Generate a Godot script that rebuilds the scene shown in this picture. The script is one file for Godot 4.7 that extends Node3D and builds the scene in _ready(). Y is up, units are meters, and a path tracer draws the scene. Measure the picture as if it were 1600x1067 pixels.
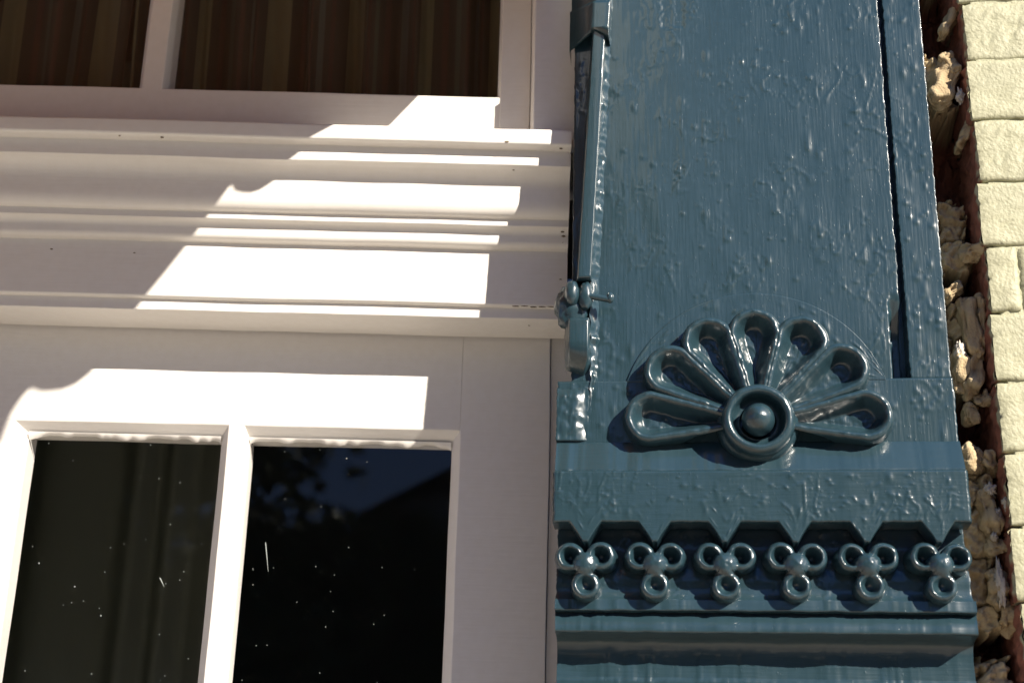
extends Node3D
# A painted iron shopfront pilaster beside a white glazed door, seen from the pavement below.

var shape_noise := FastNoiseLite.new()
var fine_noise := FastNoiseLite.new()
var rng := RandomNumberGenerator.new()
const PILASTER_TURN := -6.5
const PILASTER_AT := Vector3(0.06227, 0.0, -1.47)

# ------------------------------------------------------------------ mesh builder
class Builder:
	var v := PackedVector3Array()
	var n := PackedVector3Array()
	var uv := PackedVector2Array()
	var c := PackedColorArray()
	var ix := PackedInt32Array()

	func grid(p: PackedVector3Array, nu: int, nv: int, flip := false, wrap := false, col := PackedColorArray(), tex := PackedVector2Array()) -> void:
		var base := v.size()
		var nn := PackedVector3Array()
		nn.resize(p.size())
		var cols := nu if wrap else nu - 1
		for j in nv - 1:
			for i in cols:
				var i2 := (i + 1) % nu
				var a := j * nu + i
				var b := j * nu + i2
				var d := (j + 1) * nu + i
				var e := (j + 1) * nu + i2
				var f := (p[e] - p[a]).cross(p[d] - p[b])
				if flip:
					f = -f
				nn[a] += f; nn[b] += f; nn[d] += f; nn[e] += f
				if flip:
					ix.append_array(PackedInt32Array([base + a, base + b, base + e, base + a, base + e, base + d]))
				else:
					ix.append_array(PackedInt32Array([base + a, base + d, base + e, base + a, base + e, base + b]))
		for k in nn.size():
			nn[k] = nn[k].normalized()
		v.append_array(p)
		n.append_array(nn)
		if col.size() == p.size():
			c.append_array(col)
		if tex.size() == p.size():
			uv.append_array(tex)

	func tri(a: Vector3, b: Vector3, d: Vector3) -> void:
		var base := v.size()
		var f := (d - a).cross(b - a).normalized()
		v.append_array(PackedVector3Array([a, b, d]))
		n.append_array(PackedVector3Array([f, f, f]))
		ix.append_array(PackedInt32Array([base, base + 1, base + 2]))

	func quad(a: Vector3, b: Vector3, d: Vector3, e: Vector3) -> void:
		tri(a, b, d)
		tri(a, d, e)

	# a box with chamfered edges
	func box(lo: Vector3, hi: Vector3, r := 0.002) -> void:
		var m := (lo + hi) * 0.5
		var h := (hi - lo) * 0.5
		r = minf(r, minf(h.x, minf(h.y, h.z)) * 0.9)
		for ax in 3:
			var b1 := (ax + 1) % 3
			var b2 := (ax + 2) % 3
			for s in [-1.0, 1.0]:
				var q: Array[Vector3] = []
				for k in [[-1, -1], [1, -1], [1, 1], [-1, 1]]:
					var w := Vector3.ZERO
					w[ax] = h[ax] * s
					w[b1] = (h[b1] - r) * k[0]
					w[b2] = (h[b2] - r) * k[1]
					q.append(m + w)
				if s > 0: quad(q[0], q[3], q[2], q[1])
				else: quad(q[0], q[1], q[2], q[3])
			for s1 in [-1.0, 1.0]:
				for s2 in [-1.0, 1.0]:
					var e: Array[Vector3] = []
					for k in [[0, -1], [0, 1], [1, 1], [1, -1]]:
						var w := Vector3.ZERO
						w[ax] = (h[ax] - r) * k[1]
						w[b1] = (h[b1] - (r if k[0] == 1 else 0.0)) * s1
						w[b2] = (h[b2] - (0.0 if k[0] == 1 else r)) * s2
						e.append(m + w)
					if s1 * s2 > 0: quad(e[0], e[3], e[2], e[1])
					else: quad(e[0], e[1], e[2], e[3])
		for sx in [-1.0, 1.0]:
			for sy in [-1.0, 1.0]:
				for sz in [-1.0, 1.0]:
					var t1 := m + Vector3(h.x * sx, (h.y - r) * sy, (h.z - r) * sz)
					var t2 := m + Vector3((h.x - r) * sx, h.y * sy, (h.z - r) * sz)
					var t3 := m + Vector3((h.x - r) * sx, (h.y - r) * sy, h.z * sz)
					if sx * sy * sz > 0: tri(t1, t3, t2)
					else: tri(t1, t2, t3)

	func tube(a: Vector3, b: Vector3, ra: float, rb: float, sides := 12, caps := true) -> void:
		var d := (b - a).normalized()
		var s := d.cross(Vector3.UP if absf(d.y) < 0.9 else Vector3.RIGHT).normalized()
		var t := d.cross(s)
		var p := PackedVector3Array()
		var rows := [[a, ra], [b, rb]]
		if caps:
			rows = [[a, 0.0005], [a, ra * 0.85], [a + d * ra * 0.2, ra], [b - d * rb * 0.2, rb], [b, rb * 0.85], [b, 0.0005]]
		for rr in rows:
			for k in sides:
				var g: float = TAU * k / sides
				p.append(rr[0] + (s * cos(g) + t * sin(g)) * rr[1])
		grid(p, sides, rows.size(), false, true)

	func mesh(mat: Material) -> ArrayMesh:
		var arr := []
		arr.resize(Mesh.ARRAY_MAX)
		arr[Mesh.ARRAY_VERTEX] = v
		arr[Mesh.ARRAY_NORMAL] = n
		if c.size() == v.size():
			arr[Mesh.ARRAY_COLOR] = c
		if uv.size() == v.size():
			arr[Mesh.ARRAY_TEX_UV] = uv
		arr[Mesh.ARRAY_INDEX] = ix
		var m := ArrayMesh.new()
		m.add_surface_from_arrays(Mesh.PRIMITIVE_TRIANGLES, arr)
		m.surface_set_material(0, mat)
		return m

# ------------------------------------------------------------------ helpers
func lin(r: float, g: float, b: float) -> Color:
	return Color(r, g, b).linear_to_srgb()

func put(called: String, mesh: Mesh, parent: Node = self) -> MeshInstance3D:
	var o := MeshInstance3D.new()
	o.name = called
	o.mesh = mesh
	parent.add_child(o, true)
	return o

func part(called: String, b: Builder, mat: Material, parent: Node = self) -> MeshInstance3D:
	return put(called, b.mesh(mat), parent)

func thing(called: String, label: String, category: String, at := Vector3.ZERO, turn := 0.0) -> Node3D:
	var o := Node3D.new()
	o.name = called
	add_child(o, true)
	o.position = at
	o.rotation_degrees.y = turn
	o.set_meta("label", label)
	o.set_meta("category", category)
	return o

func structure(o: Node) -> void:
	o.set_meta("kind", "structure")

func stuff(o: Node) -> void:
	o.set_meta("kind", "stuff")

# moves a thing's origin to its base without moving its parts
func rebase(o: Node3D, at: Vector3) -> void:
	o.position = at
	for c in o.get_children():
		c.position -= at

# rounds the corners of an open outline
func fillet(pts: Array, r: float, steps := 4) -> PackedVector2Array:
	var out := PackedVector2Array()
	for k in pts.size():
		var p: Vector2 = pts[k]
		if k == 0 or k == pts.size() - 1:
			out.append(p)
			continue
		var a: Vector2 = pts[k - 1]
		var b: Vector2 = pts[k + 1]
		var u := (a - p).normalized()
		var w := (b - p).normalized()
		if u.dot(w) < -0.92:
			out.append(p)
			continue
		var rr := minf(r, minf(a.distance_to(p), b.distance_to(p)) * 0.45)
		for s in steps + 1:
			var t := float(s) / steps
			out.append((p + u * rr).lerp(p, t).lerp(p.lerp(p + w * rr, t), t))
	return out

func wood_shift(p: Vector3) -> Vector3:
	var a := shape_noise.get_noise_3d(p.x * 4.0, p.y * 9.0, p.z * 9.0)
	var b := shape_noise.get_noise_3d(p.x * 5.0 + 40.0, p.y * 12.0, p.z * 14.0)
	var f := fine_noise.get_noise_3d(p.x * 60.0, p.y * 190.0, p.z * 190.0)
	return Vector3(0, a * 0.0013 + f * 0.00012, b * 0.0008 + f * 0.00012)

func post_shift(p: Vector3) -> Vector3:
	var a := shape_noise.get_noise_3d(p.x * 9.0, p.y * 4.0, p.z * 9.0)
	var f := fine_noise.get_noise_3d(p.x * 190.0, p.y * 60.0, p.z * 190.0)
	return Vector3(a * 0.0012 + f * 0.00012, 0, a * 0.0006 + f * 0.00012)

# profile of (y, z) from top to bottom run along x, or of (x, z) from left to right run along y
func sweep(b: Builder, profile: PackedVector2Array, along_x: bool, t0: float, t1: float, step: float, shift := "", caps := true) -> void:
	var nu := maxi(2, int(ceil((t1 - t0) / step)) + 1)
	var nv := profile.size()
	var p := PackedVector3Array()
	p.resize(nu * nv)
	for j in nv:
		var q := profile[nv - 1 - j]
		for i in nu:
			var t := lerpf(t0, t1, float(i) / (nu - 1))
			var w := Vector3(t, q.x, q.y) if along_x else Vector3(q.x, t, q.y)
			if shift == "wood": w += wood_shift(w)
			elif shift == "post": w += post_shift(w)
			elif shift == "paint": w += paint_shift(w)
			p[j * nu + i] = w
	b.grid(p, nu, nv)
	if caps:
		var tri := Geometry2D.triangulate_polygon(profile)
		for e in [0, nu - 1]:
			for k in range(0, tri.size(), 3):
				var a := p[(nv - 1 - tri[k]) * nu + e]
				var c := p[(nv - 1 - tri[k + 1]) * nu + e]
				var d := p[(nv - 1 - tri[k + 2]) * nu + e]
				var out := (d - a).cross(c - a)
				var want := (1.0 if e > 0 else -1.0)
				var ok := (out.x if along_x else out.y) * want > 0.0
				if ok: b.tri(a, c, d)
				else: b.tri(a, d, c)

func grey_texture(img: Image) -> ImageTexture:
	return ImageTexture.create_from_image(img)

func noise_image(w: int, h: int, frequency: float, seed: int, kind := FastNoiseLite.TYPE_SIMPLEX_SMOOTH, octaves := 4) -> Image:
	var f := FastNoiseLite.new()
	f.seed = seed
	f.noise_type = kind
	f.frequency = frequency
	f.fractal_octaves = octaves
	var im := f.get_seamless_image(w, h)
	im.convert(Image.FORMAT_RGB8)
	return im

# brush marks with grains of dust and tiny runs caught in the paint
func speckled(im: Image, seed: int) -> ImageTexture:
	var w := im.get_width()
	var h := im.get_height()
	var f := PackedFloat32Array()
	f.resize(w * h)
	for y in h:
		for x in w:
			f[y * w + x] = 0.08 + 0.46 * im.get_pixel(x, y).r
	var r := RandomNumberGenerator.new()
	r.seed = seed
	for k in 150:
		var cx := r.randi_range(0, w - 1)
		var cy := r.randi_range(0, h - 1)
		var rad := r.randf_range(1.5, 4.2)
		var long := r.randf_range(1.0, 2.6)
		var tall := r.randf_range(0.12, 0.5)
		for dy in range(-12, 13):
			for dx in range(-7, 8):
				var q := (dx * dx + dy * dy / (long * long)) / (rad * rad)
				var at := posmod(cy + dy, h) * w + posmod(cx + dx, w)
				f[at] = minf(1.0, f[at] + tall * exp(-q * 1.6))
	var o := Image.create(w, h, false, Image.FORMAT_RGBF)
	for y in h:
		for x in w:
			var g := f[y * w + x]
			o.set_pixel(x, y, Color(g, g, g))
	return ImageTexture.create_from_image(o)

func tinted(im: Image, dark: Color, light: Color) -> ImageTexture:
	var o := Image.create(im.get_width(), im.get_height(), false, Image.FORMAT_RGB8)
	for y in im.get_height():
		for x in im.get_width():
			o.set_pixel(x, y, dark.lerp(light, im.get_pixel(x, y).r))
	return ImageTexture.create_from_image(o)

func material(color: Color, rough: float) -> StandardMaterial3D:
	var m := StandardMaterial3D.new()
	m.albedo_color = color
	m.roughness = rough
	return m

func relief(m: StandardMaterial3D, tex: Texture2D, centimetres: float, scale: float) -> void:
	m.heightmap_enabled = true
	m.heightmap_texture = tex
	m.heightmap_scale = centimetres
	m.uv1_triplanar = true
	m.uv1_scale = Vector3(scale, scale, scale)

# ------------------------------------------------------------------ materials
var white_paint: StandardMaterial3D
var green_paint: StandardMaterial3D
var moulding_paint: StandardMaterial3D
var brick_paint: StandardMaterial3D
var mortar_stone: StandardMaterial3D
var glass: StandardMaterial3D
var canopy_wood: StandardMaterial3D
var dark_wood: StandardMaterial3D

func make_materials() -> void:
	var streak_h := noise_image(32, 512, 0.06, 5)
	streak_h.resize(512, 512, Image.INTERPOLATE_CUBIC)
	var streak_v := noise_image(512, 32, 0.06, 8)
	streak_v.resize(512, 512, Image.INTERPOLATE_CUBIC)
	var mottle := noise_image(512, 512, 0.02, 9)
	var brushed_v := speckled(streak_v, 17)
	var brushed_h := speckled(streak_h, 18)

	white_paint = material(lin(0.76, 0.735, 0.70), 0.42)
	relief(white_paint, grey_texture(streak_h), 0.012, 6.0)
	white_paint.albedo_texture = tinted(mottle, Color(0.98, 0.977, 0.97), Color(1, 1, 1))

	green_paint = material(lin(0.018, 0.042, 0.056), 0.31)
	green_paint.metallic_specular = 0.5
	green_paint.clearcoat_enabled = true
	green_paint.clearcoat = 0.4
	green_paint.clearcoat_roughness = 0.06
	relief(green_paint, brushed_v, 0.034, 8.0)
	green_paint.albedo_texture = tinted(mottle, Color(0.92, 0.94, 0.92), Color(1, 1, 1))

	moulding_paint = green_paint.duplicate()
	relief(moulding_paint, brushed_h, 0.034, 8.0)

	brick_paint = material(Color(1, 1, 1), 0.62)
	brick_paint.vertex_color_use_as_albedo = true
	relief(brick_paint, grey_texture(noise_image(512, 512, 0.045, 21, FastNoiseLite.TYPE_SIMPLEX_SMOOTH, 5)), 0.07, 7.0)

	mortar_stone = material(Color(1, 1, 1), 0.95)
	mortar_stone.vertex_color_use_as_albedo = true
	relief(mortar_stone, grey_texture(noise_image(512, 512, 0.07, 22, FastNoiseLite.TYPE_SIMPLEX_SMOOTH, 5)), 0.08, 9.0)

	glass = material(Color(0.02, 0.025, 0.025, 0.03), 0.0)
	glass.transparency = BaseMaterial3D.TRANSPARENCY_ALPHA
	glass.metallic_specular = 0.32
	glass.cull_mode = BaseMaterial3D.CULL_DISABLED

	canopy_wood = material(lin(0.42, 0.19, 0.075), 0.7)
	dark_wood = material(lin(0.03, 0.028, 0.025), 0.8)

# ------------------------------------------------------------------ scene
func _ready() -> void:
	shape_noise.seed = 3
	shape_noise.frequency = 1.0
	shape_noise.fractal_octaves = 2
	fine_noise.seed = 11
	fine_noise.frequency = 1.0
	fine_noise.fractal_octaves = 3
	rng.seed = 20

	# camera
	var cam := Camera3D.new()
	cam.fov = rad_to_deg(2.0 * atan(533.5 / 2222.0))
	cam.near = 0.05
	cam.far = 400.0
	var pitch := deg_to_rad(20.0)
	var roll := deg_to_rad(1.5)
	var up0 := Vector3(0, cos(pitch), sin(pitch))
	var up := up0 * cos(roll) - Vector3.RIGHT * sin(roll)
	var right := Vector3.RIGHT * cos(roll) + up0 * sin(roll)
	cam.transform = Transform3D(Basis(right, up, right.cross(up)), Vector3(0, 1.6, 0))
	var lens := CameraAttributesPhysical.new()
	lens.frustum_focal_length = 49.98
	lens.frustum_focus_distance = 1.575
	lens.exposure_aperture = 4.5
	lens.frustum_near = 0.05
	lens.frustum_far = 400.0
	cam.attributes = lens
	add_child(cam)
	cam.name = "camera"
	cam.current = true

	# sky and exposure
	var env := Environment.new()
	var sky_mat := ProceduralSkyMaterial.new()
	sky_mat.sky_top_color = Color(0.25, 0.40, 0.68)
	sky_mat.sky_horizon_color = Color(0.54, 0.65, 0.80)
	sky_mat.ground_bottom_color = Color(0.3, 0.26, 0.22)
	sky_mat.ground_horizon_color = Color(0.5, 0.48, 0.45)
	sky_mat.sky_curve = 0.22
	sky_mat.sun_angle_max = 2.0
	var sky := Sky.new()
	sky.sky_material = sky_mat
	env.background_mode = Environment.BG_SKY
	env.sky = sky
	env.background_energy_multiplier = 0.68
	env.tonemap_mode = Environment.TONE_MAPPER_LINEAR
	env.tonemap_exposure = 2.1
	env.sdfgi_enabled = true
	env.ssao_enabled = true
	env.ssil_enabled = true
	var we := WorldEnvironment.new()
	we.name = "world_environment"
	we.environment = env
	add_child(we)

	# sun, in front of the shop, from the right
	var sun := DirectionalLight3D.new()
	sun.name = "sun"
	sun.light_color = Color(1.0, 0.96, 0.9)
	sun.light_energy = 1.6
	sun.light_angular_distance = 0.5
	sun.shadow_enabled = true
	add_child(sun)
	sun.look_at_from_position(Vector3(0.9, 0.77, 1.0) * 10.0, Vector3.ZERO, Vector3.UP)

	make_materials()
	build_ground_and_room()
	build_door()
	build_transom()
	build_upper_window()
	build_pilaster()
	build_brick_wall()
	build_canopy()
	build_street()
	for o in get_children():
		match o.name:
			"glazed_door": rebase(o, Vector3(-0.33, 0.04, -1.65))
			"door_jamb": rebase(o, Vector3(0.07, 0.0, -1.68))
			"door_curtain": rebase(o, Vector3(-0.86, 0.1, -2.2))
			"moulded_transom": rebase(o, Vector3(-0.62, 2.2, -1.6))
			"upper_window": rebase(o, Vector3(-0.61, 2.4, -1.58))
			"shopfront_wall": rebase(o, Vector3(-1.3, 0.0, -1.68))
			"door_canopy": rebase(o, Vector3(-1.28, 2.59, -1.04))
			"curtain": rebase(o, Vector3(-0.26, 2.43, -1.66))
			"curtain_001", "curtain2": rebase(o, Vector3(-0.8, 2.43, -1.66))

# ------------------------------------------------------------------ ground and the dark room behind the glass
func build_ground_and_room() -> void:
	var g := material(lin(0.46, 0.415, 0.335), 0.9)
	g.albedo_texture = tinted(noise_image(256, 256, 0.03, 31), Color(0.85, 0.83, 0.81), Color(1, 1, 1))
	g.uv1_triplanar = true
	g.uv1_scale = Vector3(0.5, 0.5, 0.5)
	var b := Builder.new()
	b.quad(Vector3(-150, 0, -150), Vector3(150, 0, -150), Vector3(150, 0, 150), Vector3(-150, 0, 150))
	structure(part("ground", b, g))
	var wall_dark := material(lin(0.2, 0.19, 0.18), 0.9)
	for w in [["room_floor", Vector3(-2.6, 0.01, -4.6), Vector3(1.2, 0.06, -1.72)], ["room_ceiling", Vector3(-2.6, 3.5, -4.6), Vector3(1.2, 3.6, -1.74)],
			["room_back_wall", Vector3(-2.6, 0.06, -4.7), Vector3(1.2, 3.5, -4.6)], ["room_side_wall", Vector3(-2.7, 0.06, -4.6), Vector3(-2.6, 3.5, -1.74)],
			["room_side_wall", Vector3(0.52, 0.06, -4.6), Vector3(0.6, 3.5, -1.72)]]:
		b = Builder.new()
		b.box(w[1], w[2], 0.003)
		structure(part(w[0], b, wall_dark))
	# the timber shopfront beyond the door and above the window
	var t := thing("shopfront_wall", "white painted timber shopfront wall around the door and upper window", "wall", Vector3(0, 0, 0))
	b = Builder.new()
	b.box(Vector3(-2.6, 0.0, -1.74), Vector3(-0.722, 2.2, -1.62))
	part("side_panel", b, white_paint, t)
	b = Builder.new()
	b.box(Vector3(-2.6, 3.16, -1.74), Vector3(0.055, 3.6, -1.5))
	part("head_panel", b, white_paint, t)
	b = Builder.new()
	b.box(Vector3(-2.6, 2.2, -1.74), Vector3(-1.302, 3.16, -1.53))
	part("upper_side_panel", b, white_paint, t)

# ------------------------------------------------------------------ glazed door
const DOOR_Z := -1.6462
const PANE_Z := -1.6604
func sash_bar(b: Builder, pts: Array, along_x: bool, t0: float, t1: float, wobble := true) -> void:
	sweep(b, fillet(pts, 0.0014, 4), along_x, t0, t1, 0.006, "wood" if along_x else "post")

func build_door() -> void:
	var d := thing("glazed_door", "white painted glazed door with dark panes below the moulded transom", "door", Vector3(0, 0, 0))
	var zf := DOOR_Z
	var zg := PANE_Z
	var zb := -1.69
	var b := Builder.new()
	sash_bar(b, [Vector2(2.215, zb), Vector2(2.215, zf), Vector2(2.0831, zf), Vector2(2.0705, zg), Vector2(2.0705, zb)], true, -0.70, -0.0604)
	part("top_rail", b, white_paint, d)
	b = Builder.new()
	sash_bar(b, [Vector2(-0.0702, zb), Vector2(-0.0702, zg), Vector2(-0.0596, zf), Vector2(0.0476, zf), Vector2(0.0476, zb)], false, 0.04, 2.2155)
	part("stile", b, white_paint, d)
	b = Builder.new()
	sash_bar(b, [Vector2(-0.70, zb), Vector2(-0.70, zf), Vector2(-0.5962, zf), Vector2(-0.5813, zg), Vector2(-0.5813, zb)], false, 0.04, 2.084)
	part("stile", b, white_paint, d)
	b = Builder.new()
	sash_bar(b, [Vector2(-0.3485, zb), Vector2(-0.3485, zg), Vector2(-0.3382, zf - 0.0004), Vector2(-0.3188, zf - 0.0004), Vector2(-0.3140, zg), Vector2(-0.3140, zb)], false, 0.80, 2.084)
	part("muntin", b, white_paint, d)
	for y in [1.44, 0.84]:
		b = Builder.new()
		sash_bar(b, [Vector2(y + 0.012, zb), Vector2(y + 0.012, zg), Vector2(y, zf - 0.0008), Vector2(y - 0.02, zf - 0.0008), Vector2(y - 0.032, zg), Vector2(y - 0.032, zb)], true, -0.594, -0.064)
		part("muntin", b, white_paint, d)
	b = Builder.new()
	b.box(Vector3(-0.595, 0.04, zb), Vector3(-0.065, 0.80, zf - 0.01))
	part("kick_panel", b, white_paint, d)
	# panes with uneven putty along their heads and dried flecks on the glass
	for cell in [[-0.5813, -0.3485], [-0.3140, -0.0702]]:
		for rows in [[1.452, 2.0705], [0.852, 1.408]]:
			b = Builder.new()
			b.box(Vector3(cell[0] - 0.004, rows[0] - 0.004, zg - 0.004), Vector3(cell[1] + 0.004, rows[1] + 0.004, zg - 0.001), 0.0003)
			var pane := part("pane", b, glass, d)
			if rows[1] < 2.0:
				continue
			b = Builder.new()
			var nu := 90
			var p := PackedVector3Array()
			for j in 3:
				for i in nu:
					var x := lerpf(cell[0], cell[1], float(i) / (nu - 1))
					var low := 0.0030 + 0.0042 * maxf(0.0, shape_noise.get_noise_2d(x * 34.0, 3.0) + 0.25) + 0.0007 * fine_noise.get_noise_1d(x * 300.0)
					low += 0.004 * exp(-absf(x - cell[0]) / 0.006) + 0.003 * exp(-absf(x - cell[1]) / 0.005)
					p.append(Vector3(x, [2.0712, 2.0708 - low * 0.6, 2.0708 - low][j], [zg + 0.0045, zg + 0.003, zg - 0.0006][j]))
			b.grid(p, nu, 3, true)
			part("putty", b, white_paint, pane)
			b = Builder.new()
			for k in 32:
				var c := Vector3(rng.randf_range(cell[0] + 0.01, cell[1] - 0.01), rng.randf_range(1.76, 2.06), zg - 0.0004)
				var r := rng.randf_range(0.00025, 0.0006) * (2.2 if rng.randf() < 0.22 else 1.0)
				b.tube(c, c + Vector3(0, 0, 0.0004), r, r * 0.7, 7)
			var smear := [[-0.285, 1.944, 0.034, 0.0007]] if cell[0] > -0.4 else [[-0.405, 1.899, 0.010, 0.0008]]
			for e in smear:
				for k in 6:
					var a := Vector3(e[0] + 0.0010 * k, e[1] - e[2] * k / 6.0, zg - 0.0004)
					b.tube(a, a + Vector3(0.0011, -e[2] / 5.5, 0.0001), e[3] * (1.0 - absf(k - 1.5) / 6.0), e[3] * (1.0 - absf(k - 0.5) / 6.0), 6)
			stuff(part("dried_flecks", b, material(lin(0.24, 0.27, 0.26), 0.8), pane))
	# jamb between the door and the pilaster
	var j := thing("door_jamb", "narrow white door jamb strip tight against the green pilaster", "door jamb")
	b = Builder.new()
	sweep(b, fillet([Vector2(0.0486, -1.72), Vector2(0.0486, -1.652), Vector2(0.09, -1.652), Vector2(0.09, -1.72)], 0.001), false, 0.0, 2.2155, 0.02, "post")
	part("jamb_strip", b, white_paint, j)
	# inside: a dark hanging behind the glass
	var cu := thing("door_curtain", "dark green curtain hanging inside behind the door's glass", "curtain")
	b = Builder.new()
	var q := PackedVector3Array()
	for jj in 3:
		for i in 120:
			var x := lerpf(-1.30, -0.42, i / 119.0)
			q.append(Vector3(x, [0.1, 1.2, 2.9][jj], -2.2 + 0.016 * sin(x * 70.0 + 2.0 * sin(x * 23.0))))
	b.grid(q, 120, 3)
	part("drape", b, material(lin(0.16, 0.17, 0.13), 0.95), cu)

# ------------------------------------------------------------------ moulded transom between door and window
func build_transom() -> void:
	var t := thing("moulded_transom", "white moulded timber transom with stepped ledges above the door", "transom", Vector3(0, 0, 0))
	var zb := -1.70
	var ogee: Array = [Vector2(2.373, zb), Vector2(2.373, -1.5100)]
	ogee = [Vector2(2.3722, zb), Vector2(2.3722, -1.5125)]
	for k in 7:
		var a := PI * 0.5 * k / 6.0
		ogee.append(Vector2(2.3712 - 0.020 * (1.0 - cos(a)), -1.5135 - 0.0195 * sin(a)))
	ogee.append(Vector2(2.342, -1.5332))
	for k in 7:
		var a := PI * 0.5 * k / 6.0
		ogee.append(Vector2(2.336 - 0.0172 * sin(a), -1.5455 + 0.0122 * cos(a)))
	ogee.append(Vector2(2.3186, zb))
	var small: Array = [Vector2(2.311, zb), Vector2(2.311, -1.5485)]
	for k in 6:
		var a := PI * 0.5 * k / 5.0
		small.append(Vector2(2.3098 - 0.008 * (1.0 - cos(a)), -1.5490 - 0.0088 * sin(a)))
	small.append_array([Vector2(2.2955, -1.5581), Vector2(2.2919, -1.5590), Vector2(2.2895, -1.5625), Vector2(2.2880, -1.5690), Vector2(2.2880, zb)])
	var pieces := [
		["sill_nosing", [Vector2(2.43, zb), Vector2(2.424, -1.566), Vector2(2.4125, -1.4952), Vector2(2.3924, -1.4952), Vector2(2.3912, -1.512), Vector2(2.3912, zb)], 0.0035],
		["upper_fillet", [Vector2(2.3932, zb), Vector2(2.3932, -1.5104), Vector2(2.3712, -1.5104), Vector2(2.3712, zb)], 0.0016],
		["ogee_moulding", ogee, 0.0],
		["middle_fillet", [Vector2(2.3206, zb), Vector2(2.3206, -1.5469), Vector2(2.3099, -1.5469), Vector2(2.3099, zb)], 0.0012],
		["cove_moulding", small, 0.0],
		["fascia_board", [Vector2(2.29, zb), Vector2(2.29, -1.5702), Vector2(2.2178, -1.5702), Vector2(2.2160, -1.5730), Vector2(2.2160, zb)], 0.0018],
		["lower_fillet", [Vector2(2.2185, zb), Vector2(2.2185, -1.5773), Vector2(2.2023, -1.5773), Vector2(2.2019, -1.6418), Vector2(2.2090, -1.6425), Vector2(2.2090, zb)], 0.0016]]
	for pc in pieces:
		var b := Builder.new()
		var outline: PackedVector2Array = fillet(pc[1], pc[2], 4) if pc[2] > 0.0 else PackedVector2Array(pc[1])
		sweep(b, outline, true, -1.30, 0.064, 0.008, "wood")
		part(pc[0], b, white_paint, t)

	# knocks and flaked spots in the paint
	var flaked := Builder.new()
	for c in [[-0.0125, 2.3946, -1.4950, 0.0016], [0.0210, 2.3946, -1.4965, 0.0014], [0.0480, 2.3946, -1.4960, 0.0020], [0.0555, 2.3946, -1.4975, 0.0016], [0.0520, 2.3905, -1.5010, 0.0012], [-0.0035, 2.3685, -1.5165, 0.0009], [0.0570, 2.3060, -1.5520, 0.0013], [0.0585, 2.3020, -1.5560, 0.0016], [0.0575, 2.2950, -1.5582, 0.0010], [0.0560, 2.2520, -1.5702, 0.0010], [-0.5560, 2.2740, -1.5702, 0.0012], [-0.4560, 2.2720, -1.5702, 0.0009], [-0.4200, 2.3905, -1.4990, 0.0013], [-0.4700, 2.3908, -1.4985, 0.0008], [0.0200, 2.1995, -1.5900, 0.0008]]:
		lump(flaked, Vector3(c[0], c[1], c[2]), Vector3(c[3] * 1.5, c[3] * 0.7, 0.0005), 0.5, c[0] * 90.0, 2.2, Color(-1, 0, 0), Color(), 14, 9)
	for k in 5:
		var x := 0.003 + k * 0.0105
		lump(flaked, Vector3(x, 2.2166 + 0.0006 * sin(k * 2.1), -1.5715), Vector3(0.0042, 0.0006, 0.0008), 0.5, k * 3.0, 2.2, Color(-1, 0, 0), Color(), 14, 9)
	var old := part("flaked_paint", flaked, material(lin(0.16, 0.12, 0.075), 0.9), t)
	stuff(old)

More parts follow.
